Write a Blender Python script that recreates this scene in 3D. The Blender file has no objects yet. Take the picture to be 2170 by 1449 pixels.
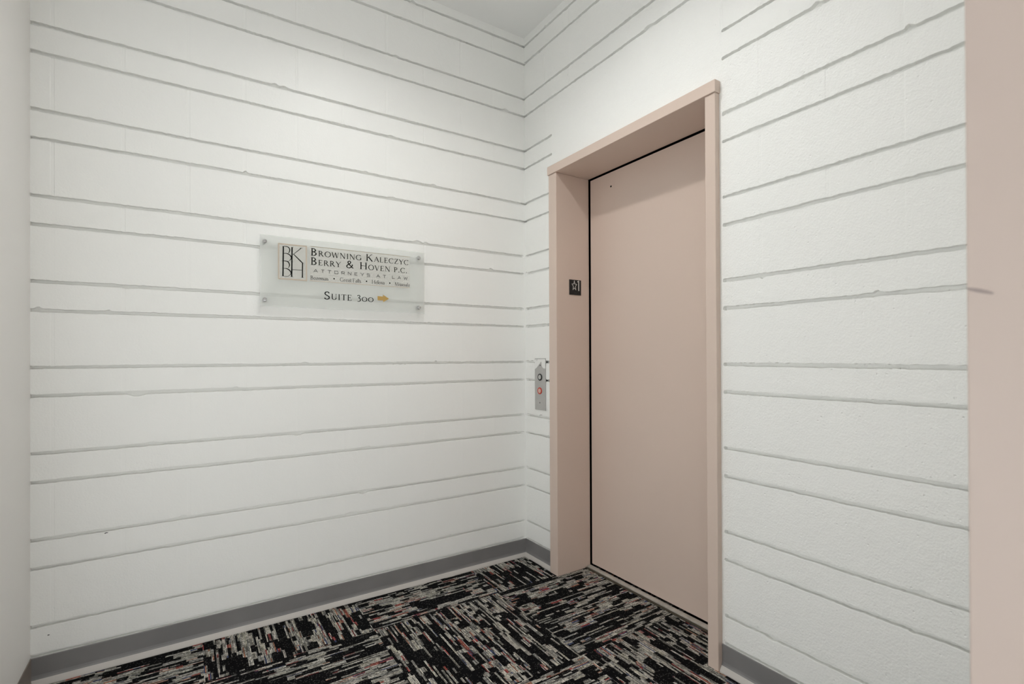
import bpy, bmesh, math, random
from mathutils import Vector, Matrix

random.seed(7)
scene = bpy.context.scene
COL = scene.collection

# ------------------------------------------------------------------ camera
cam_d = bpy.data.cameras.new('camera')
cam = bpy.data.objects.new('camera', cam_d)
COL.objects.link(cam)
scene.camera = cam
W_PX, F_PX = 2170.0, 1062.28
cam_d.sensor_fit = 'HORIZONTAL'
cam_d.sensor_width = 36.0
cam_d.lens = 36.0 * F_PX / W_PX
cam_d.shift_y = 25.19 / W_PX
cam_d.clip_start = 0.02
cam_d.dof.use_dof = True
cam_d.dof.focus_distance = 2.6
cam_d.dof.aperture_fstop = 3.6
yaw, pitch, roll = 0.57380674, 0.00409105, -0.00427848
fw = Vector((math.sin(yaw) * math.cos(pitch), math.cos(yaw) * math.cos(pitch), math.sin(pitch)))
rt = Vector((math.cos(yaw), -math.sin(yaw), 0))
up = rt.cross(fw)
r2 = math.cos(roll) * rt + math.sin(roll) * up
u2 = -math.sin(roll) * rt + math.cos(roll) * up
m = Matrix(((r2.x, u2.x, -fw.x, -1.6425), (r2.y, u2.y, -fw.y, -2.4001), (r2.z, u2.z, -fw.z, 1.1515), (0, 0, 0, 1)))
cam.matrix_world = m

# ------------------------------------------------------- world and exposure
WORLD = 2.1           # fill light through low openings added in the unseen hall
world = bpy.data.worlds.new('world')
scene.world = world
world.use_nodes = True
world.node_tree.nodes['Background'].inputs[0].default_value = (0.97, 0.995, 1.0, 1)
world.node_tree.nodes['Background'].inputs[1].default_value = WORLD
vs = scene.view_settings
vs.view_transform = 'Standard'
vs.look = 'None'
vs.exposure = 0.13
vs.gamma = 1.0
vs.use_curve_mapping = False
scene.cycles.max_bounces = 8
scene.cycles.diffuse_bounces = 6
scene.cycles.glossy_bounces = 2
scene.cycles.caustics_reflective = False
scene.cycles.caustics_refractive = False
scene.cycles.use_adaptive_sampling = True
scene.cycles.adaptive_threshold = 0.12
scene.cycles.adaptive_min_samples = 16
scene.cycles.transparent_max_bounces = 8
scene.cycles.use_denoising = True

LAMP_KEY = 205.0      # emission of the round ceiling lamp in the lobby

# ------------------------------------------------------------------ helpers
def tag(o, label=None, cat=None, group=None, kind=None):
    if label: o['label'] = label
    if cat: o['category'] = cat
    if group: o['group'] = group
    if kind: o['kind'] = kind
    return o

def empty(name, loc=(0, 0, 0)):
    o = bpy.data.objects.new(name, None)
    o.empty_display_size = 0.05
    o.location = loc
    COL.objects.link(o)
    return o

def obj(name, bm, mat, parent=None, smooth=False, recalc=True):
    """link a bmesh (world coordinates) as one mesh object; children keep world placement"""
    if recalc:
        bmesh.ops.recalc_face_normals(bm, faces=bm.faces[:])
    me = bpy.data.meshes.new(name)
    if parent is not None:
        off = Vector((0, 0, 0)); p = parent
        while p is not None:
            off += p.location; p = p.parent
        bmesh.ops.translate(bm, verts=bm.verts[:], vec=-off)
    bm.to_mesh(me); bm.free()
    if smooth:
        for f in me.polygons: f.use_smooth = True
    o = bpy.data.objects.new(name, me)
    if mat is not None:
        for mm in (mat if isinstance(mat, (list, tuple)) else [mat]):
            me.materials.append(mm)
    COL.objects.link(o)
    if parent is not None: o.parent = parent
    return o

def at_base(o, base):
    """move a top-level mesh's origin to its base point"""
    o.data.transform(Matrix.Translation(-Vector(base))); o.location = base
    return o

def box(bm, x0, x1, y0, y1, z0, z1, bevel=0.0, seg=2):
    ret = bmesh.ops.create_cube(bm, size=1.0)
    vs_ = ret['verts']
    for v in vs_:
        v.co = Vector(((x0 + x1) / 2 + v.co.x * (x1 - x0), (y0 + y1) / 2 + v.co.y * (y1 - y0), (z0 + z1) / 2 + v.co.z * (z1 - z0)))
    if bevel > 0:
        es = list({e for v in vs_ for e in v.link_edges})
        bmesh.ops.bevel(bm, geom=es, offset=bevel, segments=seg, affect='EDGES', profile=0.5)

def lathe(bm, centre, axis, prof, n=40):
    """surface of revolution; prof = [(distance along axis, radius)]"""
    a = Vector(axis).normalized()
    t = Vector((0, 0, 1)) if abs(a.z) < 0.9 else Vector((1, 0, 0))
    e1 = a.cross(t).normalized(); e2 = a.cross(e1)
    c = Vector(centre); rings = []
    for d, r in prof:
        if r <= 1e-7:
            rings.append([bm.verts.new(c + a * d)])
        else:
            rings.append([bm.verts.new(c + a * d + (e1 * math.cos(2 * math.pi * i / n) + e2 * math.sin(2 * math.pi * i / n)) * r) for i in range(n)])
    for A, B in zip(rings, rings[1:]):
        for i in range(n):
            j = (i + 1) % n
            if len(A) == 1 and len(B) > 1: bm.faces.new((A[0], B[i], B[j]))
            elif len(B) == 1 and len(A) > 1: bm.faces.new((A[i], A[j], B[0]))
            elif len(A) > 1: bm.faces.new((A[i], A[j], B[j], B[i]))

def prism(bm, pts, thick):
    """polygon given as 3-D points, extruded by the vector thick"""
    t = Vector(thick)
    a = [bm.verts.new(Vector(p)) for p in pts]
    b = [bm.verts.new(Vector(p) + t) for p in pts]
    bm.faces.new(a); bm.faces.new(b[::-1])
    n = len(pts)
    for i in range(n):
        j = (i + 1) % n
        bm.faces.new((a[i], a[j], b[j], b[i]))

# ---------------------------------------------------------------- materials
def mat_new(name):
    m_ = bpy.data.materials.new(name); m_.use_nodes = True
    nt = m_.node_tree
    return m_, nt, nt.nodes['Principled BSDF']

def node(nt, t, **kw):
    n = nt.nodes.new(t)
    for k, v in kw.items(): setattr(n, k, v)
    return n

def simple(name, col, rough=0.5, metal=0.0, spec=0.5, mott=0.0, mscale=6.0, bump=0.0, bscale=200.0, bdist=0.001, rvar=0.0):
    m_, nt, b = mat_new(name)
    b.inputs['Base Color'].default_value = (*col, 1)
    b.inputs['Roughness'].default_value = rough
    b.inputs['Metallic'].default_value = metal
    b.inputs['Specular IOR Level'].default_value = spec
    tc = node(nt, 'ShaderNodeNewGeometry')
    if mott > 0:
        nz = node(nt, 'ShaderNodeTexNoise'); nz.inputs['Scale'].default_value = mscale; nz.inputs['Detail'].default_value = 3
        nt.links.new(tc.outputs['Position'], nz.inputs['Vector'])
        mx = node(nt, 'ShaderNodeMix', data_type='RGBA')
        mx.inputs[6].default_value = tuple(c * (1 - mott) for c in col) + (1,)
        mx.inputs[7].default_value = tuple(min(1, c * (1 + mott)) for c in col) + (1,)
        nt.links.new(nz.outputs['Fac'], mx.inputs[0]); nt.links.new(mx.outputs[2], b.inputs['Base Color'])
    if bump > 0:
        nb = node(nt, 'ShaderNodeTexNoise'); nb.inputs['Scale'].default_value = bscale; nb.inputs['Detail'].default_value = 2
        nt.links.new(tc.outputs['Position'], nb.inputs['Vector'])
        bp = node(nt, 'ShaderNodeBump'); bp.inputs['Strength'].default_value = bump; bp.inputs['Distance'].default_value = bdist
        nt.links.new(nb.outputs['Fac'], bp.inputs['Height']); nt.links.new(bp.outputs[0], b.inputs['Normal'])
    return m_

def emission(name, col, strength):
    m_ = bpy.data.materials.new(name); m_.use_nodes = True
    nt = m_.node_tree; nt.nodes.clear()
    e = node(nt, 'ShaderNodeEmission'); e.inputs[0].default_value = (*col, 1); e.inputs[1].default_value = strength
    o = node(nt, 'ShaderNodeOutputMaterial'); nt.links.new(e.outputs[0], o.inputs[0])
    return m_

def block_paint(name, col, grain, rough):
    """thick satin paint over concrete block: fine roller grain, small pits"""
    m_, nt, b = mat_new(name)
    b.inputs['Base Color'].default_value = (*col, 1)
    b.inputs['Roughness'].default_value = rough
    b.inputs['Specular IOR Level'].default_value = 0.4
    g = node(nt, 'ShaderNodeNewGeometry')
    n1 = node(nt, 'ShaderNodeTexNoise'); n1.inputs['Scale'].default_value = 150; n1.inputs['Detail'].default_value = 1; n1.inputs['Roughness'].default_value = 0.6
    n2 = node(nt, 'ShaderNodeTexNoise'); n2.inputs['Scale'].default_value = 45; n2.inputs['Detail'].default_value = 0
    vo = node(nt, 'ShaderNodeTexVoronoi', feature='F1'); vo.inputs['Scale'].default_value = 46
    for n in (n1, n2, vo): nt.links.new(g.outputs['Position'], n.inputs['Vector'])
    # pits: only where a cell's random value is high and close to the cell centre
    sep = node(nt, 'ShaderNodeSeparateColor'); nt.links.new(vo.outputs['Color'], sep.inputs[0])
    gt = node(nt, 'ShaderNodeMath', operation='GREATER_THAN'); gt.inputs[1].default_value = 0.72
    nt.links.new(sep.outputs[0], gt.inputs[0])
    mr = node(nt, 'ShaderNodeMapRange'); mr.inputs[1].default_value = 0.05; mr.inputs[2].default_value = 0.16; mr.inputs[3].default_value = 1; mr.inputs[4].default_value = 0
    nt.links.new(vo.outputs['Distance'], mr.inputs[0])
    pit = node(nt, 'ShaderNodeMath', operation='MULTIPLY'); nt.links.new(gt.outputs[0], pit.inputs[0]); nt.links.new(mr.outputs[0], pit.inputs[1])
    a1 = node(nt, 'ShaderNodeMath', operation='MULTIPLY_ADD'); a1.inputs[1].default_value = 0.8
    nt.links.new(n2.outputs['Fac'], a1.inputs[0]); nt.links.new(n1.outputs['Fac'], a1.inputs[2])
    a2 = node(nt, 'ShaderNodeMath', operation='MULTIPLY_ADD'); a2.inputs[1].default_value = -0.75
    nt.links.new(pit.outputs[0], a2.inputs[0]); nt.links.new(a1.outputs[0], a2.inputs[2])
    bp = node(nt, 'ShaderNodeBump'); bp.inputs['Strength'].default_value = grain; bp.inputs['Distance'].default_value = 0.0014
    nt.links.new(a2.outputs[0], bp.inputs['Height']); nt.links.new(bp.outputs[0], b.inputs['Normal'])
    return m_

def carpet_mat():
    m_, nt, b = mat_new('patterned_carpet')
    L = nt.links
    def M(op, a, bb=None, c=None):
        n = node(nt, 'ShaderNodeMath', operation=op)
        for i, v in enumerate((a, bb, c)):
            if v is None: continue
            if isinstance(v, (int, float)): n.inputs[i].default_value = v
            else: L.new(v, n.inputs[i])
        return n.outputs[0]
    def WN(x, y, z=None):
        cx = node(nt, 'ShaderNodeCombineXYZ')
        for i, v in enumerate((x, y, z)):
            if v is None: continue
            if isinstance(v, (int, float)): cx.inputs[i].default_value = v
            else: L.new(v, cx.inputs[i])
        w = node(nt, 'ShaderNodeTexWhiteNoise', noise_dimensions='3D'); L.new(cx.outputs[0], w.inputs['Vector'])
        return w.outputs['Value'], w.outputs['Color']
    g = node(nt, 'ShaderNodeNewGeometry'); sp = node(nt, 'ShaderNodeSeparateXYZ'); L.new(g.outputs['Position'], sp.inputs[0])
    X, Y = sp.outputs[0], sp.outputs[1]
    T = 0.61
    cu = M('FLOOR', M('DIVIDE', M('ADD', X, 1.595), T)); cv = M('FLOOR', M('DIVIDE', M('ADD', Y, 0.31), T))
    par = M('FLOORED_MODULO', M('ADD', cu, cv), 2.0)
    par = M('GREATER_THAN', par, 0.5)
    s = M('ADD', M('MULTIPLY', X, par), M('MULTIPLY', Y, M('SUBTRACT', 1.0, par)))
    t = M('ADD', M('MULTIPLY', Y, par), M('MULTIPLY', X, M('SUBTRACT', 1.0, par)))
    tile, _ = WN(cu, cv, 3.3)
    s = M('ADD', s, M('MULTIPLY', tile, 7.0)); 
    # wobble so that yarns are not ruler straight
    wob = node(nt, 'ShaderNodeTexNoise'); wob.inputs['Scale'].default_value = 60; L.new(g.outputs['Position'], wob.inputs['Vector'])
    t = M('ADD', t, M('MULTIPLY', M('SUBTRACT', wob.outputs['Fac'], 0.5), 0.0035))
    s = M('ADD', s, M('MULTIPLY', M('SUBTRACT', wob.outputs['Fac'], 0.5), 0.006))
    def band(width, lmin, lvar, thr, seed):
        ib = M('FLOOR', M('DIVIDE', t, width))
        r1, _ = WN(ib, seed, tile); r2, _ = WN(ib, seed + 1.7, tile)
        js = M('FLOOR', M('DIVIDE', M('ADD', s, r1), M('ADD', M('MULTIPLY', r2, lvar), lmin)))
        v, col = WN(ib, js, seed + 9.1)
        return ib, M('GREATER_THAN', v, thr), v, col
    ib1, on1, v1, c1 = band(0.0165, 0.022, 0.07, 0.45, 1.0)
    ib2, on2, v2, c2 = band(0.043, 0.06, 0.16, 0.34, 5.0)
    ib3, on3, v3, c3 = band(0.0078, 0.03, 0.16, 0.80, 13.0)
    on = M('MAXIMUM', M('MULTIPLY', on1, on2), on3)
    # yarn ridges
    yf = M('FRACT', M('DIVIDE', t, 0.0046)); yi = M('FLOOR', M('DIVIDE', t, 0.0046))
    ridge = M('SMOOTH_MIN', M('MULTIPLY', M('SUBTRACT', 0.5, M('ABSOLUTE', M('SUBTRACT', yf, 0.5))), 4.0), 1.0, 0.3)
    yv, _ = WN(yi, M('FLOOR', M('DIVIDE', s, 0.03)), 2.0)
    lf = M('FLOOR', M('DIVIDE', s, 0.0045)); lv, _ = WN(yi, lf, 8.0)
    spk, _ = WN(M('FLOOR', M('DIVIDE', X, 0.003)), M('FLOOR', M('DIVIDE', Y, 0.003)), 4.0)
    amp = M('MULTIPLY', M('ADD', M('MULTIPLY', yv, 0.75), 0.25), M('ADD', M('MULTIPLY', lv, 0.8), 0.35))
    lvl = M('MULTIPLY', M('MULTIPLY', on, amp), M('POWER', ridge, 2.2))
    # colour of the segment
    sc = node(nt, 'ShaderNodeSeparateColor'); L.new(c1, sc.inputs[0])
    yc, _ = WN(yi, M('FLOOR', M('DIVIDE', s, 0.11)), 21.0)
    pick = M('ADD', M('MULTIPLY', sc.outputs[1], 0.55), M('MULTIPLY', yc, 0.45))
    ramp = node(nt, 'ShaderNodeValToRGB'); ramp.color_ramp.interpolation = 'CONSTANT'
    els = ramp.color_ramp.elements
    cols = [(0.0, (0.450, 0.094, 0.088)), (0.15, (0.094, 0.119, 0.225)), (0.20, (0.525, 0.250, 0.163)), (0.25, (0.625, 0.587, 0.525)),
            (0.42, (0.750, 0.725, 0.650)), (0.56, (0.413, 0.413, 0.388)), (0.68, (0.625, 0.600, 0.500)), (0.80, (0.300, 0.288, 0.263)), (0.88, (0.725, 0.688, 0.613))]
    els[0].position = 0; els[0].color = (*cols[0][1], 1)
    els[1].position = cols[1][0]; els[1].color = (*cols[1][1], 1)
    for p_, c_ in cols[2:]:
        e = els.new(p_); e.color = (*c_, 1)
    L.new(pick, ramp.inputs[0])
    mx = node(nt, 'ShaderNodeMix', data_type='RGBA', clamp_factor=True)
    L.new(M('MULTIPLY', lvl, 1.45), mx.inputs[0])
    mx.inputs[6].default_value = (0.0045, 0.0045, 0.005, 1); L.new(ramp.outputs[0], mx.inputs[7])
    mx2 = node(nt, 'ShaderNodeMix', data_type='RGBA')
    L.new(M('MULTIPLY', M('GREATER_THAN', spk, 0.93), 0.2), mx2.inputs[0]); L.new(mx.outputs[2], mx2.inputs[6]); mx2.inputs[7].default_value = (0.30, 0.29, 0.27, 1)
    L.new(mx2.outputs[2], b.inputs['Base Color'])
    b.inputs['Roughness'].default_value = 0.95; b.inputs['Specular IOR Level'].default_value = 0.05
    bp = node(nt, 'ShaderNodeBump'); bp.inputs['Strength'].default_value = 0.5; bp.inputs['Distance'].default_value = 0.0015
    L.new(ridge, bp.inputs['Height']); L.new(bp.outputs[0], b.inputs['Normal'])
    return m_

def frosted_mat():
    m_ = bpy.data.materials.new('frosted_acrylic'); m_.use_nodes = True
    nt = m_.node_tree; nt.nodes.clear(); L = nt.links
    tr = node(nt, 'ShaderNodeBsdfTransparent'); tr.inputs[0].default_value = (0.975, 0.98, 0.975, 1)
    tl = node(nt, 'ShaderNodeBsdfTranslucent'); tl.inputs[0].default_value = (0.92, 0.93, 0.915, 1)
    df = node(nt, 'ShaderNodeBsdfDiffuse'); df.inputs[0].default_value = (0.85, 0.86, 0.845, 1)
    gl = node(nt, 'ShaderNodeBsdfGlossy'); gl.inputs[0].default_value = (1, 1, 1, 1); gl.inputs['Roughness'].default_value = 0.12
    m1 = node(nt, 'ShaderNodeMixShader'); m1.inputs[0].default_value = 0.45; L.new(tl.outputs[0], m1.inputs[1]); L.new(df.outputs[0], m1.inputs[2])
    m2 = node(nt, 'ShaderNodeMixShader'); m2.inputs[0].default_value = 0.34; L.new(tr.outputs[0], m2.inputs[1]); L.new(m1.outputs[0], m2.inputs[2])
    fr = node(nt, 'ShaderNodeFresnel'); fr.inputs[0].default_value = 1.22
    ge = node(nt, 'ShaderNodeNewGeometry'); inv = node(nt, 'ShaderNodeMath', operation='SUBTRACT'); inv.inputs[0].default_value = 1; L.new(ge.outputs['Backfacing'], inv.inputs[1])
    frf = node(nt, 'ShaderNodeMath', operation='MULTIPLY'); L.new(fr.outputs[0], frf.inputs[0]); L.new(inv.outputs[0], frf.inputs[1])
    m3 = node(nt, 'ShaderNodeMixShader'); L.new(frf.outputs[0], m3.inputs[0]); L.new(m2.outputs[0], m3.inputs[1]); L.new(gl.outputs[0], m3.inputs[2])
    o = node(nt, 'ShaderNodeOutputMaterial'); L.new(m3.outputs[0], o.inputs[0])
    return m_

def film_mat(name, col, fac):
    m_ = bpy.data.materials.new(name); m_.use_nodes = True
    nt = m_.node_tree; nt.nodes.clear(); L = nt.links
    tr = node(nt, 'ShaderNodeBsdfTransparent')
    df = node(nt, 'ShaderNodeBsdfDiffuse'); df.inputs[0].default_value = (*col, 1)
    m1 = node(nt, 'ShaderNodeMixShader'); m1.inputs[0].default_value = fac; L.new(tr.outputs[0], m1.inputs[1]); L.new(df.outputs[0], m1.inputs[2])
    o = node(nt, 'ShaderNodeOutputMaterial'); L.new(m1.outputs[0], o.inputs[0])
    return m_

WHITE = (0.85, 0.85, 0.825)
M_block = block_paint('white_block_paint', WHITE, 0.38, 0.42)
M_block_rough = block_paint('white_block_paint_coarse', WHITE, 0.85, 0.48)
M_wall = simple('white_wall_paint', (0.80, 0.785, 0.76), 0.55, bump=0.05, bscale=160)
M_ceil = simple('ceiling_paint', (0.84, 0.84, 0.825), 0.8, bump=0.05, bscale=120)
TAUPE = (0.635, 0.512, 0.437)
M_taupe = simple('taupe_enamel', TAUPE, 0.38, mott=0.02, mscale=3.0)
M_jamb = simple('taupe_jamb_enamel', (0.565, 0.467, 0.416), 0.45, mott=0.03, mscale=4.0)
M_taupe_door = simple('taupe_door_enamel', (0.63, 0.506, 0.432), 0.42, mott=0.025, mscale=2.2)
M_black = simple('dark_gap', (0.004, 0.004, 0.004), 0.9, spec=0.0)  # stands in for shade inside gaps and holes; chip marks share it
M_cove = simple('grey_rubber_cove', (0.20, 0.192, 0.192), 0.34, mott=0.22, mscale=5.0)
M_toe = simple('pale_toe_strip', (0.50, 0.47, 0.44), 0.6, mott=0.05, mscale=9)
M_sill = simple('worn_sill_metal', (0.42, 0.385, 0.34), 0.5, mott=0.45, mscale=28.0)
M_steel = simple('brushed_steel', (0.50, 0.495, 0.48), 0.42, metal=0.5, mott=0.10, mscale=25)
M_chrome = simple('polished_steel', (0.62, 0.62, 0.63), 0.18, metal=1.0)
M_screw = simple('dull_screw', (0.22, 0.21, 0.21), 0.4, metal=0.8)
M_ink = simple('black_vinyl', (0.003, 0.003, 0.003), 0.6, spec=0.08)
M_greyink = simple('grey_vinyl', (0.085, 0.085, 0.085), 0.5)
M_gold = simple('gold_vinyl', (0.45, 0.29, 0.085), 0.5)
M_tan = simple('tan_vinyl', (0.50, 0.43, 0.35), 0.55)
M_rule = simple('olive_vinyl', (0.34, 0.30, 0.22), 0.55)
M_thin = simple('pale_grey_vinyl', (0.42, 0.41, 0.39), 0.55)
M_frost = frosted_mat()
M_film = film_mat('clear_warm_film', (0.80, 0.755, 0.69), 0.24)
M_signblack = simple('black_plastic', (0.004, 0.004, 0.004), 0.5)
M_pale = simple('raised_pale_grey', (0.60, 0.58, 0.55), 0.5)
M_dot = simple('raised_dark_dot', (0.05, 0.05, 0.05), 0.4)
M_blackring = simple('black_button_ring', (0.006, 0.006, 0.006), 0.35)
M_redring = simple('red_button_ring', (0.55, 0.035, 0.015), 0.35)
M_btn = simple('button_cap', (0.50, 0.50, 0.48), 0.3, metal=0.3)
M_btnpink = simple('button_cap_warm', (0.62, 0.40, 0.33), 0.35)
M_overpaint = simple('white_overpaint', (0.80, 0.80, 0.775), 0.5)
M_carpet = carpet_mat()
M_bounce_floor = simple('pale_bounce_floor', (0.78, 0.78, 0.77), 0.5, mott=0.03, mscale=3)  # unseen hall floor made pale to bounce light up at the walls
M_lamp = emission('round_lamp_diffuser', (0.975, 0.98, 0.965), LAMP_KEY)
M_fixture = simple('grey_fixture', (0.35, 0.35, 0.35), 0.5)

# ------------------------------------------------------------ room dimensions
XL = -2.1087          # left wall plane
CEIL = 2.997
ZF = 0.2032           # height of the lowest bed joint in view
JZ = [0.0, 0.1016]    # bed joints
while JZ[-1] < CEIL - 0.02:
    k = len(JZ)
    JZ.append(JZ[-1] + (0.1016 if k % 2 == 0 else 0.2032))
JZ = [0.0, ZF - 0.1016] + [ZF + 0.3048 * (i // 2) + (0.2032 if i % 2 else 0.0) for i in range(20)]
JZ = [z for z in JZ if z < CEIL]
HALL_Y = -4.4
HALL_X = -4.0         # unseen hall sides, left open to let in fill light
HEAD = 1.35           # top of the added openings, set low to favour the lower walls

class Noise1:
    def __init__(self, seed):
        self.r = random.Random(seed); self.t = [self.r.uniform(-1, 1) for _ in range(4096)]
    def __call__(self, x, sc):
        x = x * sc + 1000.0; i = int(math.floor(x)); f = x - i; f = f * f * (3 - 2 * f)
        return self.t[i % 4096] * (1 - f) + self.t[(i + 1) % 4096] * f

def block_wall(name, length, place, heads_tall, heads_short, mat, opening=None, patch=None, corner_fade=0.012, seed=1, jag=1.0, start=0.0):
    """concrete block wall with raked bed joints and nearly flush head joints.
    place(u, depth, z) -> world; u runs from the corner, depth goes into the wall"""
    rnd = random.Random(seed)
    us = [i * 0.007 for i in range(int(length / 0.007) + 1)] + [length, start]
    hw = 0.0045
    heads = {0: [], 1: []}
    for kind, hs in ((0, heads_tall), (1, heads_short)):
        for h in hs:
            heads[kind].append(h)
            us += [h - hw - 0.0025, h - hw, h + hw, h + hw + 0.0025]
    if opening: us += [opening[0], opening[1]]
    if patch: us += [patch[0], patch[1], patch[1] - 0.0033, patch[1] + 0.0033]
    us = sorted(u for u in us if start <= u <= length)
    cl = [us[0]]
    for u in us[1:]:
        if u - cl[-1] > 0.0009: cl.append(u)
    if length - cl[-1] > 1e-6: cl.append(length)
    us = cl
    bm = bmesh.new()
    zs = JZ + [CEIL]
    g, rec, ch = 0.0056, 0.0165, 0.0020
    rows = []    # each: function(u) -> (depth, z)
    nz = [Noise1(seed * 100 + i) for i in range(len(zs) * 2 + 2)]
    chips = []
    for i in range(len(zs)):
        chips.append([(rnd.uniform(0, length), rnd.uniform(0.008, 0.026), rnd.uniform(0.003, 0.0085), rnd.choice((-1, 1, 1))) for _ in range(int(length * 1.2))])
    def fade(u, i):
        f = 1.0
        if corner_fade and zs[i] < 1.9: f = min(1.0, max(0.0, (max(u, 0.0) - corner_fade * (0.5 + 0.5 * abs(nz[i](7.7, 3)))) / 0.006))
        if patch and patch[0] - 1e-6 <= u <= patch[1] + 1e-6 and zs[i] < patch[2]: f = 0.0
        return f
    def edge(i, top, u):
        """z of the block edge next to joint i; top=True: the lower block's top edge"""
        n = nz[2 * i + (1 if top else 0)]
        d = 0.0011 * jag * (0.5 * n(u, 20) + 0.7 * n(u, 70) + 0.9 * n(u, 140))
        w = g * (1 + 0.22 * n(u, 3.0))
        for cu, cw, cd, sgn in chips[i]:
            if abs(u - cu) < cw and ((sgn > 0) != top):
                d_ = cd * jag * (1 - ((u - cu) / cw) ** 2)
                d += -d_ if top else d_
        f = fade(u, i)
        return zs[i] + (-(w) + d if top else (w + d)) * (0.35 + 0.65 * f)
    def headdepth(kind, u, c):
        if patch and abs(u - patch[1]) < 0.0035 and zs[c] > patch[2] - 0.3: return 0.0012
        for j, h in enumerate(heads[kind]):
            a = abs(u - h)
            if a <= hw + 0.0026:
                s = 0.25 + 0.75 * abs(nz[c](h * 3.1, 5))
                if zs[c] < 1.6: s *= 0.35
                if patch and patch[0] < u < patch[1] and zs[c] < patch[2] - .1: s = 0
                return 0.0016 * s if a <= hw + 1e-6 else 0.0
        return 0.0
    for c in range(len(zs) - 1):
        kind = 0 if (zs[c + 1] - zs[c]) > 0.15 else 1
        last = c == len(zs) - 2
        def rb(u, c=c): return (rec * fade(u, c), edge(c, False, u))
        def fb(u, c=c): return (0.0003, edge(c, False, u) + ch * 0.4)
        def fb2(u, c=c, k=kind): return (headdepth(k, u, c), edge(c, False, u) + ch)
        rows += [(rb, c), (fb, c), (fb2, c)]
        if opening and zs[c] < opening[2] < zs[c + 1]:
            rows.append(((lambda u, z=opening[2], c=c, k=kind: (headdepth(k, u, c), z)), c))
        if last:
            rows.append(((lambda u, c=c: (0.0, CEIL)), c))
        else:
            def ft2(u, c=c, k=kind): return (headdepth(k, u, c), edge(c + 1, True, u) - ch)
            def ft(u, c=c): return (0.0003, edge(c + 1, True, u) - ch * 0.4)
            def rt_(u, c=c): return (rec * fade(u, c + 1), edge(c + 1, True, u))
            rows += [(ft2, c), (ft, c), (rt_, c)]
    grid = []
    for fn, c in rows:
        line = []
        for u in us:
            d, z = fn(u); line.append(bm.verts.new(place(u, d, z)))
        grid.append(line)
    for a in range(len(grid) - 1):
        for b_ in range(len(us) - 1):
            if opening:
                um = (us[b_] + us[b_ + 1]) / 2
                if opening[0] < um < opening[1]:
                    zm = (rows[a][0](um)[1] + rows[a + 1][0](um)[1]) / 2
                    if zm < opening[2]: continue
            bm.faces.new((grid[a][b_], grid[a][b_ + 1], grid[a + 1][b_ + 1], grid[a + 1][b_]))
    # the body of the wall behind the face
    def slab(u0, u1, z0, z1):
        p, q = place(u0, 0.0205, z0), place(u1, 0.19, z1)
        box(bm, min(p[0], q[0]), max(p[0], q[0]), min(p[1], q[1]), max(p[1], q[1]), z0, z1)
    if opening:
        slab(0, opening[0], 0, CEIL); slab(opening[1], length, 0, CEIL); slab(opening[0], opening[1], opening[2], CEIL)
    else:
        slab(start, length, 0, CEIL)
    o = obj(name, bm, mat)
    return tag(o, kind='structure')

# ------------------------------------------------------------------- setting
back = block_wall('wall_back', -XL, lambda u, d, z: Vector((-u, d, z)),
           [0.41 * i for i in range(1, 6)], [0.212 + 0.409 * i for i in range(5)], M_block, seed=3, start=-0.19)
block_wall('wall_right', 2.22, lambda u, d, z: Vector((d, -u, z)),
           [0.206 + 0.4065 * i for i in range(5)], [0.41 * i for i in range(1, 6)], M_block_rough,
           opening=(0.300, 1.245, 2.135), patch=(0.262, 1.281, 2.50), seed=11, jag=1.25)

for x, z, w, h in ((-1.899, 0.4975, 0.0048, 0.0012), (-1.9030, 0.4962, 0.0024, 0.0014), (-2.0607, 0.1657, 0.0032, 0.0016)):
    bm = bmesh.new()
    prism(bm, [(x + w * math.cos(2 * math.pi * i / 12), 0.0006, z + h * math.sin(2 * math.pi * i / 12)) for i in range(12)], (0, -0.0012, 0))
    c_ = obj('chip_mark', bm, M_black, back); c_['label'] = 'tiny dark chip in the white paint'

bm = bmesh.new(); box(bm, XL - 0.12, XL, -0.45, 0.19, 0, CEIL)
box(bm, HALL_X, XL - 0.12, 0.07, 0.19, 0, CEIL)
tag(obj('wall_left', bm, M_wall), kind='structure')
bm = bmesh.new(); box(bm, -0.86, 0.19, -2.42, -2.22, 0, CEIL)
tag(obj('wall_front', bm, M_wall), kind='structure')
bm = bmesh.new(); box(bm, 0.9, 1.02, HALL_Y - 0.12, -2.42, 0, CEIL); box(bm, 0.19, 0.9, -2.42, -2.3, 0, CEIL)
tag(obj('wall_hall', bm, M_wall), kind='structure')
bm = bmesh.new(); box(bm, HALL_X - 0.1, HALL_X, HALL_Y - 0.12, 0.19, HEAD, CEIL); box(bm, HALL_X, 1.02, HALL_Y - 0.12, HALL_Y, HEAD, CEIL)
tag(obj('added_spandrel_mask', bm, M_wall), kind='structure')  # unseen spandrel added to hold the incoming fill light low
bm = bmesh.new(); box(bm, HALL_X, 1.02, HALL_Y - 0.12, 0.19, CEIL, CEIL + 0.1)
tag(obj('ceiling', bm, M_ceil), kind='structure')
bm = bmesh.new(); box(bm, XL - 0.12, 0.30, -2.32, 0.30, -0.08, 0.0)
tag(obj('floor', bm, M_carpet), kind='structure')
bm = bmesh.new(); box(bm, HALL_X, 1.02, HALL_Y - 0.12, -2.3201, -0.08, -0.0005); box(bm, HALL_X, XL - 0.1201, -2.3199, 0.19, -0.08, -0.0005)
tag(obj('floor_hall', bm, M_bounce_floor), kind='structure')

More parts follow.
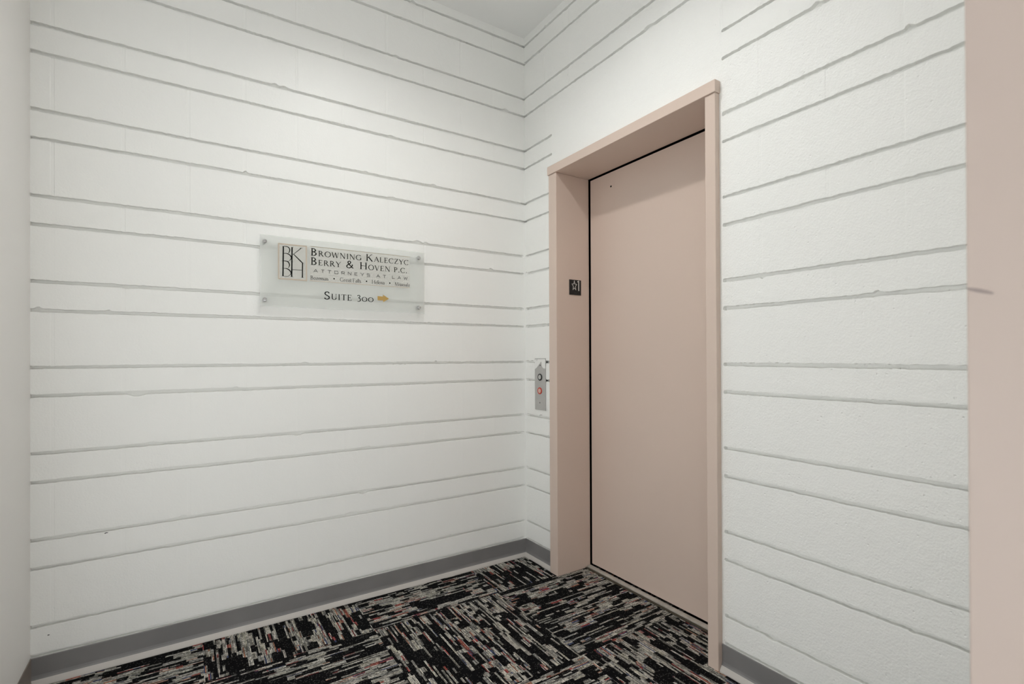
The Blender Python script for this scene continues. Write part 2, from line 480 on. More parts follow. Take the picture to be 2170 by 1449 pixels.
# cove base: curved vinyl strip with a pale toe against the carpet
def cove(name, pts_run, out):
    """pts_run: (start, end) on the wall foot; out: unit vector away from the wall"""
    a, b_ = Vector(pts_run[0]), Vector(pts_run[1]); n = Vector(out)
    prof = [(0.0, 0.0965), (0.0022, 0.0965), (0.0032, 0.0945), (0.0032, 0.034), (0.0045, 0.026), (0.0075, 0.0205), (0.0075, 0.0), (0.0, 0.0)]
    bm = bmesh.new()
    prism(bm, [a + n * d + Vector((0, 0, z)) for d, z in prof], b_ - a)
    o = tag(obj(name, bm, M_cove), kind='structure')
    bm = bmesh.new()
    toe = [(0.0076, 0.0), (0.0076, 0.0205), (0.010, 0.0188), (0.0165, 0.0085), (0.019, 0.003), (0.019, 0.0)]
    prism(bm, [a + n * d + Vector((0, 0, z)) for d, z in toe], b_ - a)
    t = obj('toe', bm, M_toe, o); t['label'] = 'pale toe strip against the carpet'
    return o
cove('baseboard_back', ((XL, 0, 0), (0, 0, 0)), (0, -1, 0))
cove('baseboard_right', ((0, 0, 0), (0, -0.2625, 0)), (-1, 0, 0))
cove('baseboard_front', ((0, -1.2715, 0), (0, -2.22, 0)), (-1, 0, 0))
bm = bmesh.new()
prism(bm, [Vector((XL + d, -0.45, z)) for d, z in [(0, 0), (0, 0.0965), (0.0025, 0.0965), (0.0034, 0.094), (0.0034, 0.02), (0.012, 0.0), ]], (0, 0.45, 0))
M_cove_warm = simple('taupe_rubber_cove', (0.20, 0.17, 0.145), 0.4, mott=0.1)
tag(obj('baseboard_left', bm, M_cove_warm), kind='structure')

# painted steel door jamb of the lobby doorway, close to the camera on the right
jb = empty('trim_1', (-0.88, -2.33, 0)); tag(jb, kind='structure')
bm = bmesh.new(); box(bm, -0.90, -0.86, -2.47, -2.2025, 0, CEIL, 0.002)
jm = obj('jamb_lining', bm, M_jamb, jb)
bm = bmesh.new()
for (y, z, ry, rz, tilt) in ((-2.214, 1.222, 0.013, 0.0022, 0.35), (-2.239, 0.744, 0.0055, 0.0045, -0.5)):
    n = 18
    ring = []
    for i in range(n):
        a = 2 * math.pi * i / n; dy, dz = ry * math.cos(a), rz * math.sin(a)
        ring.append(bm.verts.new((-0.9003, y + dy * math.cos(tilt) - dz * math.sin(tilt), z + dy * math.sin(tilt) + dz * math.cos(tilt))))
    bm.faces.new(ring)
M_scuff = film_mat('grey_scuff', (0.22, 0.19, 0.21), 0.32)
s = obj('scuff_mark', bm, M_scuff, jb); s['label'] = 'small dark grey scuffs'

# ------------------------------------------------------------- elevator door
DX = 0.205                       # face of the door leaf, recessed behind the wall plane
FX = -0.025                      # front of the frame
door = empty('door_1', (0.09, -0.766, 0))
tag(door, 'taupe single-leaf lift door set deep in a taupe steel frame', 'door', kind='structure')
frame = empty('door_frame', (0, 0, 0)); frame.parent = door
frame.location = (0, 0, 0)
bm = bmesh.new(); box(bm, FX, DX - 0.004, -0.328, -0.263, 0, 2.112, 0.0025)
obj('jamb', bm, M_taupe, frame)
bm = bmesh.new(); box(bm, FX, DX - 0.004, -1.2705, -1.2265, 0, 2.112, 0.0025)
obj('jamb', bm, M_taupe, frame)
bm = bmesh.new(); box(bm, FX - 0.006, DX - 0.004, -1.2745, -0.2585, 2.1125, 2.1575, 0.0022)
obj('head', bm, M_taupe, frame)
bm = bmesh.new(); box(bm, DX, DX + 0.03, -1.2255, -0.3370, 0.020, 2.1045, 0.0015)
leaf = obj('door_leaf', bm, M_taupe_door, door)
bm = bmesh.new(); lathe(bm, (DX - 0.0004, -0.496, 2.030), (-1, 0, 0), [(0.0, 0.0), (0.0, 0.0052)], 20)
obj('keyhole', bm, M_black, leaf)['label'] = 'small black hole near the top corner'
bm = bmesh.new(); box(bm, DX + 0.04, DX + 0.05, -1.290, -0.245, 0, 2.175); box(bm, 0.1915, DX + 0.04, -0.255, -0.245, 0, 2.175); box(bm, 0.1915, DX + 0.04, -1.290, -1.280, 0, 2.175); box(bm, 0.1915, DX + 0.04, -1.280, -0.255, 2.165, 2.175)
obj('gap_shade_backing', bm, M_black, door)  # added black lining, its colour stands for the dark behind the leaf
bm = bmesh.new(); box(bm, 0.176, DX - 0.003, -1.2263, -0.3282, 0.0005, 0.0125, 0.002)
obj('sill', bm, M_sill, door)['label'] = 'worn pale metal sill below the leaf'
bm = bmesh.new(); box(bm, 0.164, 0.1755, -1.2263, -0.3282, 0.0005, 0.006, 0.001)
obj('carpet_edge', bm, simple('frayed_carpet_edge', (0.055, 0.045, 0.03), 0.9, mott=0.6, mscale=60), door)

# ------------------------------------------------- floor number plate on jamb
PY = -0.3281
fp = empty('floor_number_plate', (0.101, PY, 1.476))
tag(fp, 'small black square plate with a pale star and numeral 1 on the left door jamb', 'sign')
bm = bmesh.new(); box(bm, 0.0605, 0.1408, PY - 0.0030, PY, 1.4762, 1.5572, 0.0008)
obj('plate', bm, M_signblack, fp)
def strokes_xz(bm, pts, w, y, closed=False, thick=0.0008):
    n = len(pts)
    for i in range(n if closed else n - 1):
        a, b_ = Vector(pts[i]), Vector(pts[(i + 1) % n]); d = (b_ - a).normalized(); nn = Vector((-d.y, d.x)) * w / 2
        e = d * w * 0.35
        q = [a - e + nn, b_ + e + nn, b_ + e - nn, a - e - nn]
        prism(bm, [(p.x, y, p.y) for p in q], (0, -thick, 0))
star = []
for i in range(10):
    a = math.pi / 2 + i * math.pi / 5; r = 0.0265 if i % 2 == 0 else 0.0112
    star.append((0.0938 + 0.66 * r * math.cos(a), 1.5255 + r * math.sin(a) * 1.02))
bm = bmesh.new(); strokes_xz(bm, star, 0.0031, PY - 0.0031, True)
obj('star', bm, M_pale, fp)['label'] = 'pale outlined five-pointed star'
bm = bmesh.new(); strokes_xz(bm, [(0.1238, 1.5015), (0.1238, 1.5525)], 0.0062, PY - 0.0031); strokes_xz(bm, [(0.1155, 1.5475), (0.1225, 1.5520)], 0.0052, PY - 0.0031)
obj('numeral', bm, M_pale, fp)['label'] = 'pale numeral 1'
bm = bmesh.new()
for x, z in ((0.0955, 1.4890), (0.0990, 1.4890), (0.1085, 1.4870), (0.1070, 1.4836), (0.0972, 1.4860)):
    lathe(bm, (x, PY - 0.003, z), (0, -1, 0), [(0, 0.0013), (0.0006, 0.0009), (0.0008, 0)], 10)
obj('braille', bm, M_dot, fp)

# --------------------------------------------------- call button panel
cp = empty('call_button_panel', (0, -0.151, 0.8515))
tag(cp, 'narrow brushed steel lift call panel with two round buttons, top smeared with white paint', 'control panel')
bm = bmesh.new(); box(bm, -0.0042, -0.0002, -0.2010, -0.1010, 0.8515, 1.1377, 0.0012)
obj('faceplate', bm, M_steel, cp)
px_ = -0.0043
bm = bmesh.new()
prism(bm, [(px_, y, z) for y, z in [(-0.1015, 1.1255), (-0.1100, 1.1325), (-0.1185, 1.1330), (-0.1225, 1.1190), (-0.1265, 1.1330), (-0.1910, 1.1335), (-0.1995, 1.1300), (-0.2005, 1.1270), (-0.2000, 1.0820), (-0.1900, 1.0815),
      (-0.1800, 1.0840), (-0.1720, 1.0900), (-0.1672, 1.0985), (-0.1655, 1.1120), (-0.1632, 1.1205), (-0.1560, 1.1150), (-0.1420, 1.1030), (-0.1260, 1.0890), (-0.1150, 1.0815), (-0.1015, 1.0770)]], (-0.0006, 0, 0))
obj('paint_smear', bm, M_overpaint, cp)['label'] = 'ragged white paint over the top of the panel'
for z, y, mr_, mc, lab in ((1.0335, -0.1510, M_blackring, M_btn, 'black ringed button'), (0.9576, -0.1490, M_redring, M_btnpink, 'red ringed button')):
    bt = empty('button', (px_, y, z)); bt.parent = cp; bt.location = Vector((px_, y, z)) - cp.location; bt['label'] = lab
    bm = bmesh.new(); lathe(bm, (px_, y, z), (-1, 0, 0), [(0, 0.0188), (0.003, 0.0188), (0.0042, 0.0178), (0.0042, 0.0142), (0.0030, 0.0134), (0.0, 0.0134)])
    def rel(o): return o
    ring_o = obj('ring', bm, mr_, None); ring_o.data.transform(Matrix.Translation(-Vector((px_, y, z)))); ring_o.parent = bt
    bm = bmesh.new(); lathe(bm, (px_, y, z), (-1, 0, 0), [(0.0, 0.0130), (0.0036, 0.0130), (0.0050, 0.0112), (0.0054, 0.006), (0.0054, 0)])
    cap_o = obj('cap', bm, mc, None); cap_o.data.transform(Matrix.Translation(-Vector((px_, y, z)))); cap_o.parent = bt
for y, z in ((-0.1525, 1.0990), (-0.1475, 0.8912)):
    bm = bmesh.new(); lathe(bm, (px_, y, z), (-1, 0, 0), [(0, 0.0042), (0.0011, 0.0036), (0.0014, 0)], 18)
    obj('screw', bm, M_screw, cp)
# black discs paint the shade of two holes where bed joints end
for z in (1.1170, 1.0160):
    bm = bmesh.new()
    prism(bm, [(-0.0005, -0.2105 + 0.0055 * math.cos(a), z + 0.0030 * math.sin(a)) for a in [2 * math.pi * i / 14 for i in range(14)]], (0.0011, 0, 0))
    g = obj('joint_gap_shade', bm, M_black, cp); g['label'] = 'black disc, painted shade of a mortar gap beside the panel'

# ----------------------------------------------------------- company sign
SB, SF = -0.0190, -0.0250       # back and front of the acrylic plate
IY = SF - 0.0002                # lettering sits on the front
sg = empty('office_sign', (-1.008, 0, 1.37))
tag(sg, 'frosted clear acrylic law office sign on four steel standoffs on the back wall', 'sign')
bm = bmesh.new(); box(bm, -1.3838, -0.6345, SF, SB, 1.3695, 1.6750, 0.0008)
obj('acrylic_plate', bm, M_frost, sg)
for x, z in ((-1.3660, 1.6475), (-1.3665, 1.3968), (-0.6650, 1.6475), (-0.6650, 1.3968)):
    bm = bmesh.new()
    lathe(bm, (x, 0, z), (0, -1, 0), [(0, 0), (0, 0.0075), (0.0188, 0.0075), (0.0188, 0.0055), (0.0252, 0.0055), (0.0252, 0.0088), (0.0290, 0.0088), (0.0302, 0.0075), (0.0305, 0)], 32)
    obj('standoff', bm, M_chrome, sg, smooth=False)

def ribbon(bm, pts, ws, y):
    """flat stroke through pts with widths ws in the xz plane"""
    n = len(pts); L_, R_ = [], []
    for i in range(n):
        a = Vector(pts[max(0, i - 1)]); c = Vector(pts[min(n - 1, i + 1)])
        d = (c - a)
        d = d.normalized() if d.length > 1e-9 else Vector((1, 0))
        nn = Vector((-d.y, d.x)) * ws[i] / 2; p = Vector(pts[i])
        L_.append(bm.verts.new((p.x + nn.x, y, p.y + nn.y))); R_.append(bm.verts.new((p.x - nn.x, y, p.y - nn.y)))
    for i in range(n - 1):
        f = bm.faces.new((L_[i], L_[i + 1], R_[i + 1], R_[i]))

def dot(bm, x, z, r, y, n=16):
    bm.faces.new([bm.verts.new((x + r * math.cos(2 * math.pi * i / n), y, z + r * math.sin(2 * math.pi * i / n))) for i in range(n)])

# small roman alphabet: strokes in units of the cap height
# 'L' line (x0,y0,x1,y1,weight) 'A' arc (cx,cy,rx,ry,a0,a1) 'F' serif foot (x,y,half) 'D' dot
SER = {
 'B': ([('L', .14, 0, .14, 1, 1), ('A', .16, .755, .33, .235, 95, -95), ('A', .16, .265, .40, .255, 95, -95), ('L', .02, .985, .2, .985, 0), ('L', .02, .015, .2, .015, 0)], .70),
 'R': ([('L', .14, 0, .14, 1, 1), ('A', .16, .74, .36, .25, 95, -95), ('L', .34, .5, .68, .02, 1), ('F', .14, 0, .13), ('L', .02, .985, .2, .985, 0), ('F', .71, 0, .07)], .80),
 'O': ([('A', .46, .5, .40, .49, 0, 360)], .92),
 'W': ([('L', .08, 1, .32, 0, 1), ('L', .32, 0, .56, .96, 0), ('L', .56, .96, .80, 0, 1), ('L', .80, 0, 1.03, 1, 0), ('F', .08, 1, .09), ('F', 1.03, 1, .08), ('F', .56, .98, .08)], 1.12),
 'N': ([('L', .15, 0, .15, 1, 0), ('L', .13, 1, .75, 0, 1), ('L', .75, 0, .75, 1, 0), ('F', .15, 0, .11), ('F', .75, 1, .11), ('F', .10, 1, .08)], .90),
 'I': ([('L', .17, 0, .17, 1, 1), ('F', .17, 0, .13), ('F', .17, 1, .13)], .36),
 'G': ([('A', .46, .5, .40, .49, 48, 318), ('L', .76, .06, .76, .44, 1), ('F', .76, .44, .12), ('L', .73, .82, .74, .97, 0)], .92),
 'K': ([('L', .14, 0, .14, 1, 1), ('L', .18, .46, .66, .99, 0), ('L', .32, .58, .74, .01, 1), ('F', .14, 0, .13), ('F', .14, 1, .13), ('F', .67, 1, .11), ('F', .76, 0, .08)], .84),
 'A': ([('L', .08, 0, .42, 1, 0), ('L', .40, 1, .76, 0, 1), ('L', .2, .36, .62, .36, 0), ('F', .08, 0, .09), ('F', .76, 0, .11)], .84),
 'L': ([('L', .14, 0, .14, 1, 1), ('L', .03, .02, .56, .02, 0), ('L', .55, .02, .59, .2, 0), ('F', .14, 1, .13)], .64),
 'E': ([('L', .14, 0, .14, 1, 1), ('L', .03, .02, .56, .02, 0), ('L', .55, .02, .59, .2, 0), ('L', .03, .98, .53, .98, 0), ('L', .53, .98, .55, .82, 0), ('L', .14, .52, .42, .52, 0), ('L', .42, .44, .42, .6, 0)], .66),
 'C': ([('A', .46, .5, .40, .49, 46, 314), ('L', .73, .8, .74, .97, 0)], .82),
 'Z': ([('L', .07, .98, .6, .98, 0), ('L', .6, .98, .07, .02, 1), ('L', .07, .02, .64, .02, 0), ('L', .07, .98, .05, .82, 0), ('L', .64, .02, .66, .18, 0)], .72),
 'Y': ([('L', .06, 1, .36, .46, 1), ('L', .68, 1, .36, .46, 0), ('L', .36, .48, .36, 0, 1), ('F', .36, 0, .13), ('F', .06, 1, .10), ('F', .68, 1, .10)], .74),
 'H': ([('L', .15, 0, .15, 1, 1), ('L', .73, 0, .73, 1, 1), ('L', .15, .52, .73, .52, 0), ('F', .15, 0, .13), ('F', .15, 1, .13), ('F', .73, 0, .13), ('F', .73, 1, .13)], .90),
 'V': ([('L', .07, 1, .39, 0, 1), ('L', .39, 0, .72, 1, 0), ('F', .07, 1, .10), ('F', .72, 1, .10)], .80),
 'P': ([('L', .14, 0, .14, 1, 1), ('A', .16, .73, .36, .26, 95, -95), ('F', .14, 0, .13), ('L', .02, .985, .2, .985, 0)], .62),
 'S': ([('P', [(.50, .80), (.47, .93), (.33, .985), (.17, .93), (.10, .77), (.17, .62), (.33, .51), (.48, .39), (.54, .24), (.46, .08), (.29, .015), (.13, .07), (.07, .22)])], .62),
 'U': ([('L', .15, 1, .15, .33, 1), ('A', .41, .33, .26, .32, 180, 360), ('L', .67, .33, .67, 1, 0), ('F', .15, 1, .12), ('F', .67, 1, .11)], .82),
 'T': ([('L', .04, .98, .68, .98, 0), ('L', .36, 0, .36, 1, 1), ('L', .04, .98, .03, .82, 0), ('L', .68, .98, .69, .82, 0), ('F', .36, 0, .13)], .74),
 'M': ([('L', .10, 0, .18, 1, 0), ('L', .18, 1, .49, .02, 1), ('L', .49, .02, .80, 1, 0), ('L', .80, 1, .88, 0, 1), ('F', .10, 0, .09), ('F', .88, 0, .12), ('F', .15, 1, .07), ('F', .83, 1, .07)], 1.0),
 'F': ([('L', .14, 0, .14, 1, 1), ('L', .03, .98, .53, .98, 0), ('L', .53, .98, .55, .82, 0), ('L', .14, .52, .42, .52, 0), ('F', .14, 0, .13)], .6),
 '&': ([('P', [(.80, .02), (.62, .18), (.36, .52), (.22, .76), (.27, .93), (.40, .98), (.51, .88), (.49, .72), (.34, .57), (.14, .38), (.08, .2), (.18, .05), (.36, .02), (.54, .12), (.68, .34), (.72, .52)]), ('F', .70, .52, .11), ('F', .84, .02, .07)], .95),
 '.': ([('D', .13, .08, .095)], .28),
 '3': ([('P', [(.06, .88), (.16, 1.02), (.30, 1.02), (.40, .87), (.34, .69), (.20, .58), (.36, .50), (.47, .30), (.42, .06), (.24, -.06), (.05, -.02)])], .54),
 '0': ([('A', .41, .37, .34, .38, 0, 360)], .82),
 # lower case
 'o': ([('A', .26, .31, .21, .31, 0, 360)], .52),
 'z': ([('L', .06, .60, .38, .60, 0), ('L', .38, .60, .06, .02, 1), ('L', .06, .02, .40, .02, 0)], .44),
 'e': ([('A', .26, .31, .20, .31, 8, 315), ('L', .06, .36, .45, .36, 0)], .50),
 'm': ([('L', .10, 0, .10, .62, 1), ('A', .23, .40, .13, .22, 180, 0), ('L', .36, .4, .36, 0, 1), ('A', .49, .40, .13, .22, 180, 0), ('L', .62, .4, .62, 0, 1), ('F', .10, 0, .08), ('F', .36, 0, .07), ('F', .62, 0, .08)], .73),
 'n': ([('L', .10, 0, .10, .62, 1), ('A', .25, .40, .15, .22, 180, 0), ('L', .40, .4, .40, 0, 1), ('F', .10, 0, .08), ('F', .40, 0, .08)], .51),
 'a': ([('A', .23, .42, .14, .20, 150, 0), ('L', .36, .42, .36, .04, 1), ('A', .21, .17, .15, .17, 75, 345), ('L', .36, .03, .43, .03, 0)], .45),
 'r': ([('L', .10, 0, .10, .62, 1), ('A', .24, .40, .14, .22, 180, 60), ('F', .10, 0, .08)], .36),
 't': ([('L', .14, .08, .14, .82, 1), ('A', .23, .10, .09, .10, 180, 320), ('L', .03, .60, .28, .60, 0)], .32),
 'l': ([('L', .10, 0, .10, 1.02, 1), ('F', .10, 0, .08)], .22),
 's': ([('P', [(.30, .50), (.24, .61), (.12, .60), (.07, .48), (.14, .37), (.26, .28), (.33, .15), (.25, .02), (.11, .02), (.05, .15)])], .38),
 'i': ([('L', .10, 0, .10, .62, 1), ('D', .10, .86, .075), ('F', .10, 0, .08)], .22),
 'u': ([('L', .10, .62, .10, .22, 1), ('A', .25, .22, .15, .21, 180, 360), ('L', .40, .62, .40, 0, 1)], .50),
}
SANS = {
 'A': ([('L', .04, 0, .52, 1, 1), ('L', .52, 1, 1.0, 0, 1), ('L', .24, .34, .80, .34, 1)], 1.04),
 'T': ([('L', .02, .94, .86, .94, 1), ('L', .44, 0, .44, 1, 1)], .88),
 'O': ([('L', .08, .06, .94, .06, 1), ('L', .08, .94, .94, .94, 1), ('L', .08, .02, .08, .98, 1), ('L', .94, .02, .94, .98, 1)], 1.02),
 'R': ([('L', .08, 0, .08, 1, 1), ('L', .08, .94, .78, .94, 1), ('L', .80, .94, .80, .44, 1), ('L', .08, .42, .80, .42, 1), ('L', .5, .42, .86, 0, 1)], .90),
 'N': ([('L', .08, 0, .08, 1, 1), ('L', .08, 1, .86, 0, 1), ('L', .86, 0, .86, 1, 1)], .94),
 'E': ([('L', .08, 0, .08, 1, 1), ('L', .08, .06, .78, .06, 1), ('L', .08, .94, .78, .94, 1), ('L', .08, .5, .72, .5, 1)], .84),
 'Y': ([('L', .02, 1, .46, .45, 1), ('L', .9, 1, .46, .45, 1), ('L', .46, .45, .46, 0, 1)], .92),
 'S': ([('L', .06, .06, .8, .06, 1), ('L', .8, .06, .8, .5, 1), ('L', .08, .5, .8, .5, 1), ('L', .08, .5, .08, .94, 1), ('L', .08, .94, .82, .94, 1)], .88),
 'L': ([('L', .08, 0, .08, 1, 1), ('L', .08, .06, .74, .06, 1)], .78),
 'W': ([('L', .02, 1, .3, 0, 1), ('L', .3, 0, .56, .9, 1), ('L', .56, .9, .82, 0, 1), ('L', .82, 0, 1.1, 1, 1)], 1.12),
}
def text(bm, runs, x0, x1, base, y, alpha=SER, thick=.155, thin=.066, gap=0.10, space=0.34):
    """runs: [(string, cap height)]; the line is stretched to reach from x0 to x1"""
    w = 0.0
    for s_, h in runs:
        for ch_ in s_: w += (space if ch_ == ' ' else alpha[ch_][1] + gap) * h
    w -= gap * runs[-1][1]
    k = (x1 - x0) / w; x = x0
    words = [bm]
    for s_, h in runs:
        for ch_ in s_:
            if ch_ == ' ':
                x += space * h * k; bm = bmesh.new(); words.append(bm); continue
            st, adv = alpha[ch_]
            P = lambda a, b_: (x + a * h * k, base + b_ * h)
            for q in st:
                if q[0] == 'L':
                    ww = (thick if q[5] else thin) * h
                    ribbon(bm, [P(q[1], q[2]), P(q[3], q[4])], [ww, ww], y)
                elif q[0] == 'A':
                    n = max(10, int(abs(q[6] - q[5]) / 12)); pts, ws = [], []
                    for i in range(n + 1):
                        a = math.radians(q[5] + (q[6] - q[5]) * i / n)
                        pts.append(P(q[1] + q[3] * math.cos(a), q[2] + q[4] * math.sin(a)))
                        ws.append((thin + (thick - thin) * abs(math.cos(a)) ** 1.3) * h)
                    ribbon(bm, pts, ws, y)
                elif q[0] == 'P':
                    c_ = [Vector(p_) for p_ in q[1]]; pts, ws = [], []
                    for i in range(len(c_) - 1):
                        p0, p1, p2, p3 = c_[max(0, i - 1)], c_[i], c_[i + 1], c_[min(len(c_) - 1, i + 2)]
                        for j in range(5):
                            t = j / 5
                            v = 0.5 * ((2 * p1) + (p2 - p0) * t + (2 * p0 - 5 * p1 + 4 * p2 - p3) * t * t + (3 * p1 - p0 - 3 * p2 + p3) * t ** 3)
                            d = (p2 - p1).normalized()
                            pts.append(P(v.x, v.y)); ws.append((thin + (thick - thin) * (0.25 + 0.75 * abs(d.y))) * h)
                    pts.append(P(*q[1][-1])); ws.append(thin * h)
                    ribbon(bm, pts, ws, y)
                elif q[0] == 'F':
                    ribbon(bm, [P(q[1] - q[3], q[2] + (.015 if q[2] < .5 else -.015)), P(q[1] + q[3], q[2] + (.015 if q[2] < .5 else -.015))], [.04 * h, .04 * h], y)
                elif q[0] == 'D':
                    c_ = P(q[1], q[2]); dot(bm, c_[0], c_[1], q[3] * h, y)
            x += (adv + gap) * h * k
    return words

def words(mat, label, *args, **kw):
    for bm in text(bmesh.new(), *args, **kw):
        bm.normal_update()
        for f in bm.faces:
            if f.normal.y > 0: f.normal_flip()
        o = obj('lettering', bm, mat, sg, recalc=False); o['label'] = label

def flat(name, fn, mat, label=None, parent=sg):
    bm = bmesh.new(); fn(bm)
    bm.normal_update()
    for f in bm.faces:
        if f.normal.y > 0: f.normal_flip()
    o = obj(name, bm, mat, parent, recalc=False)
    if label: o['label'] = label
    return o

# warm film behind the firm's name and inside the monogram box
FY = SF - 0.0001
flat('backing_film', lambda b: [ribbon(b, [(-1.1835, 1.5700), (-0.7125, 1.5700)], [0.153, 0.153], FY), ribbon(b, [(-1.3145, 1.5674), (-1.1950, 1.5674)], [0.157, 0.157], FY)], M_film, 'faint warm film behind the firm name')
def mono_box(b):
    x0, x1, z0, z1, w = -1.3145, -1.1950, 1.4888, 1.6468, 0.0062
    ribbon(b, [(x0, z1 - w / 2), (x1, z1 - w / 2)], [w, w], IY); ribbon(b, [(x0, z0 + w / 2), (x1, z0 + w / 2)], [w, w], IY)
    ribbon(b, [(x0 + w / 2, z0 + w), (x0 + w / 2, z1 - w)], [w, w], IY); ribbon(b, [(x1 - w / 2, z0 + w), (x1 - w / 2, z1 - w)], [w, w], IY)
mono = flat('monogram', mono_box, M_tan, 'tan square frame around four black initials')
def spline(pts, n=6):
    c_ = [Vector(p_) for p_ in pts]; out = []
    for i in range(len(c_) - 1):
        p0, p1, p2, p3 = c_[max(0, i - 1)], c_[i], c_[i + 1], c_[min(len(c_) - 1, i + 2)]
        for j in range(n):
            t = j / n
            out.append(0.5 * ((2 * p1) + (p2 - p0) * t + (2 * p0 - 5 * p1 + 4 * p2 - p3) * t * t + (3 * p1 - p0 - 3 * p2 + p3) * t ** 3))
    out.append(c_[-1]); return out
def initials(b):
    Y_ = IY - 0.0001
    def line(p, w): ribbon(b, p, [w] * len(p), Y_)
    def curve(p, wa, wb):
        q = spline(p); n = len(q)
        ribbon(b, q, [wa + (wb - wa) * math.sin(math.pi * i / (n - 1)) for i in range(n)], Y_)
    S_ = 0.0053
    line([(-1.2928, 1.6340), (-1.2936, 1.5704), (-1.2944, 1.5045)], S_)
    line([(-1.2572, 1.6338), (-1.2582, 1.5697), (-1.2592, 1.5040)], S_)
    line([(-1.2143, 1.5685), (-1.2147, 1.5354), (-1.2150, 1.5040)], 0.0046)
    line([(-1.2587, 1.5353), (-1.2150, 1.5360)], 0.0019)
    curve([(-1.2923, 1.6338), (-1.2796, 1.6345), (-1.2702, 1.6300), (-1.2670, 1.6197), (-1.2688, 1.6124), (-1.2724, 1.6057)], 0.0016, 0.0042)
    curve([(-1.2915, 1.6038), (-1.2796, 1.6041), (-1.2695, 1.6005), (-1.2622, 1.5934), (-1.2605, 1.5865), (-1.2626, 1.5800), (-1.2681, 1.5739)], 0.0016, 0.0046)
    curve([(-1.2927, 1.5723), (-1.2841, 1.5692), (-1.2739, 1.5705), (-1.2681, 1.5739)], 0.0012, 0.0018)
    curve([(-1.2927, 1.5707), (-1.2812, 1.5703), (-1.2718, 1.5657), (-1.2682, 1.5558), (-1.2693, 1.5479), (-1.2733, 1.5407)], 0.0016, 0.0042)
    curve([(-1.2913, 1.5372), (-1.2798, 1.5375), (-1.2697, 1.5329), (-1.2631, 1.5248), (-1.2617, 1.5187), (-1.2661, 1.5112)], 0.0016, 0.0046)
    curve([(-1.2940, 1.5060), (-1.2885, 1.5035), (-1.2784, 1.5031), (-1.2704, 1.5069), (-1.2661, 1.5112)], 0.0012, 0.0018)
    line([(-1.2560, 1.6028), (-1.2500, 1.6040)], 0.0016)
    ribbon(b, [(-1.2515, 1.6038), (-1.2298, 1.6240), (-1.2202, 1.6340)], [0.0018, 0.0024, 0.0034], Y_)
    ribbon(b, [(-1.2513, 1.6040), (-1.2388, 1.5919), (-1.2240, 1.5775), (-1.2142, 1.5683)], [0.0030, 0.0042, 0.0045, 0.0040], Y_)
    for x0, x1, z in ((-1.2961, -1.2897, 1.6338), (-1.2622, -1.2519, 1.6335), (-1.2984, -1.2884, 1.5703), (-1.2638, -1.2528, 1.5698), (-1.3000, -1.2885, 1.5043), (-1.2642, -1.2537, 1.5038), (-1.2205, -1.2095, 1.5038), (-1.2166, -1.2094, 1.5684), (-1.2261, -1.2135, 1.6341)):
        line([(x0, z), (x1, z)], 0.0014)
flat('initials', initials, M_ink, 'black interlocked letters B K B H', parent=mono)

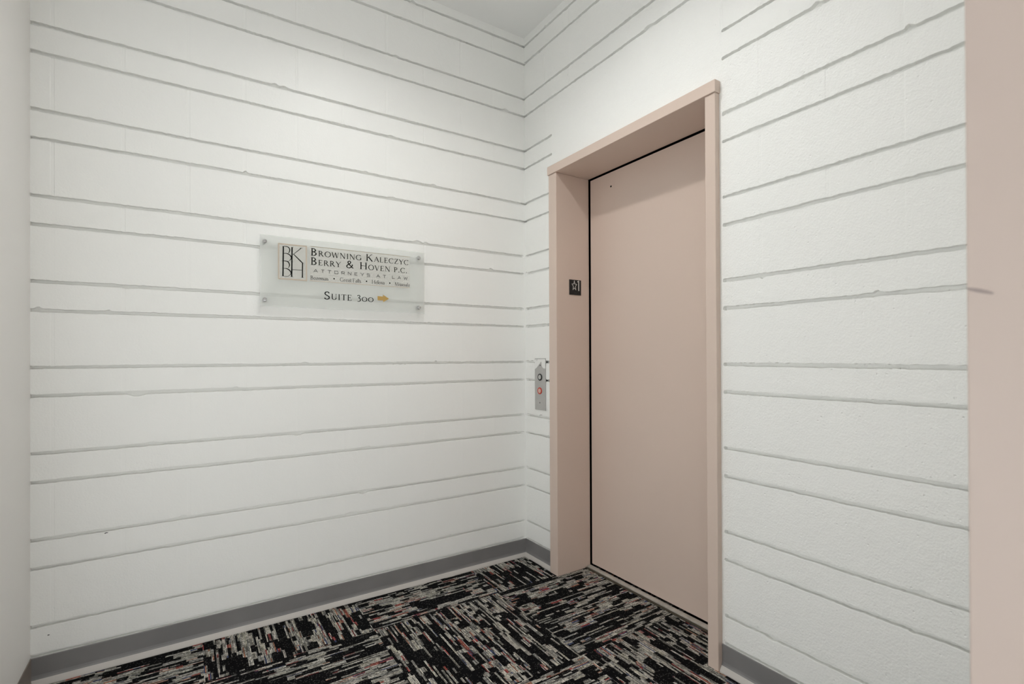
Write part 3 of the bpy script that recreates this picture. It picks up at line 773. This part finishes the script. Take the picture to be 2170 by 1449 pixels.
H1, H2 = 0.0325, 0.0240
words(M_ink, 'black serif firm name, upper line', [('B', H1), ('ROWNING', H2), (' K', H1), ('ALECZYC', H2)], -1.1795, -0.7185, 1.6062, IY, space=.42)
words(M_ink, 'black serif firm name, second line', [('B', H1), ('ERRY', H2), (' & H', H1), ('OVEN', H2), (' P.C.', H2)], -1.1800, -0.7255, 1.5650, IY, space=.50)
words(M_greyink, 'grey spaced sans-serif line', [('ATTORNEYS AT LAW', 0.0142)], -1.1680, -0.7250, 1.5322, IY, SANS, .17, .17, gap=.80, space=.95)
M_charcoal = simple('charcoal_vinyl', (0.03, 0.03, 0.03), 0.5)
for w_, x0, x1, z in (('Bozeman', -1.1812, -1.1036, 1.4985), ('Great Falls', -1.0525, -0.9552, 1.5000), ('Helena', -0.9042, -0.8417, 1.5003), ('Missoula', -0.7911, -0.7130, 1.4990)):
    words(M_charcoal, 'small dark serif city name', [(w_, 0.0170)], x0, x1, z, IY, gap=.03, space=.26, thick=.14, thin=.065)
for x in (-1.0786, -0.9292, -0.8156):
    flat('bullet', lambda b, x=x: dot(b, x, 1.5093, 0.0034, IY), M_ink)
words(M_ink, 'black serif suite number', [('S', 0.0345), ('UITE', 0.0265), (' 300', 0.0265)], -1.1230, -0.8955, 1.4130, IY, space=.62)
def rule(z, w, mat, x0=-1.1815, x1=-0.7135):
    return flat('rule', lambda b: ribbon(b, [(x0, z), (x1, z)], [w, w], IY), mat)
rule(1.6470, 0.0024, M_rule); rule(1.5566, 0.0010, M_thin); rule(1.5227, 0.0010, M_thin); rule(1.4927, 0.0026, M_tan, -1.1845)
def arrow(b):
    ribbon(b, [(-0.8761, 1.4322), (-0.8491, 1.4322)], [0.0195, 0.0195], IY)
    b.faces.new([b.verts.new((x, IY, z)) for x, z in ((-0.8492, 1.4504), (-0.8492, 1.4140), (-0.8194, 1.4325))])
flat('arrow', arrow, M_gold, 'gold arrow pointing right')

# -------------------------------------------------------------- small marks
def mark(name, pts, mat, label, cat='mark'):
    bm = bmesh.new(); prism(bm, pts, (0, -0.0004, 0))
    o = obj(name, bm, mat); at_base(o, pts[0]); tag(o, label, cat)

# ------------------------------------------------------------ ceiling lamps
def round_lamp(x, y):
    t = empty('ceiling_lamp', (x, y, CEIL)); tag(t, 'white cylinder downlight on the ceiling in front of the lift door', 'lamp')
    bm = bmesh.new(); lathe(bm, (x, y, CEIL), (0, 0, -1), [(0, 0), (0, 0.106), (0.074, 0.106), (0.074, 0.099), (0.014, 0.099)])
    obj('housing', bm, M_fixture, t)
    bm = bmesh.new(); lathe(bm, (x, y, CEIL), (0, 0, -1), [(0.008, 0.0985), (0.014, 0.090), (0.016, 0.06), (0.016, 0.0)])
    obj('diffuser', bm, M_lamp, t)
round_lamp(-0.95, -1.03)
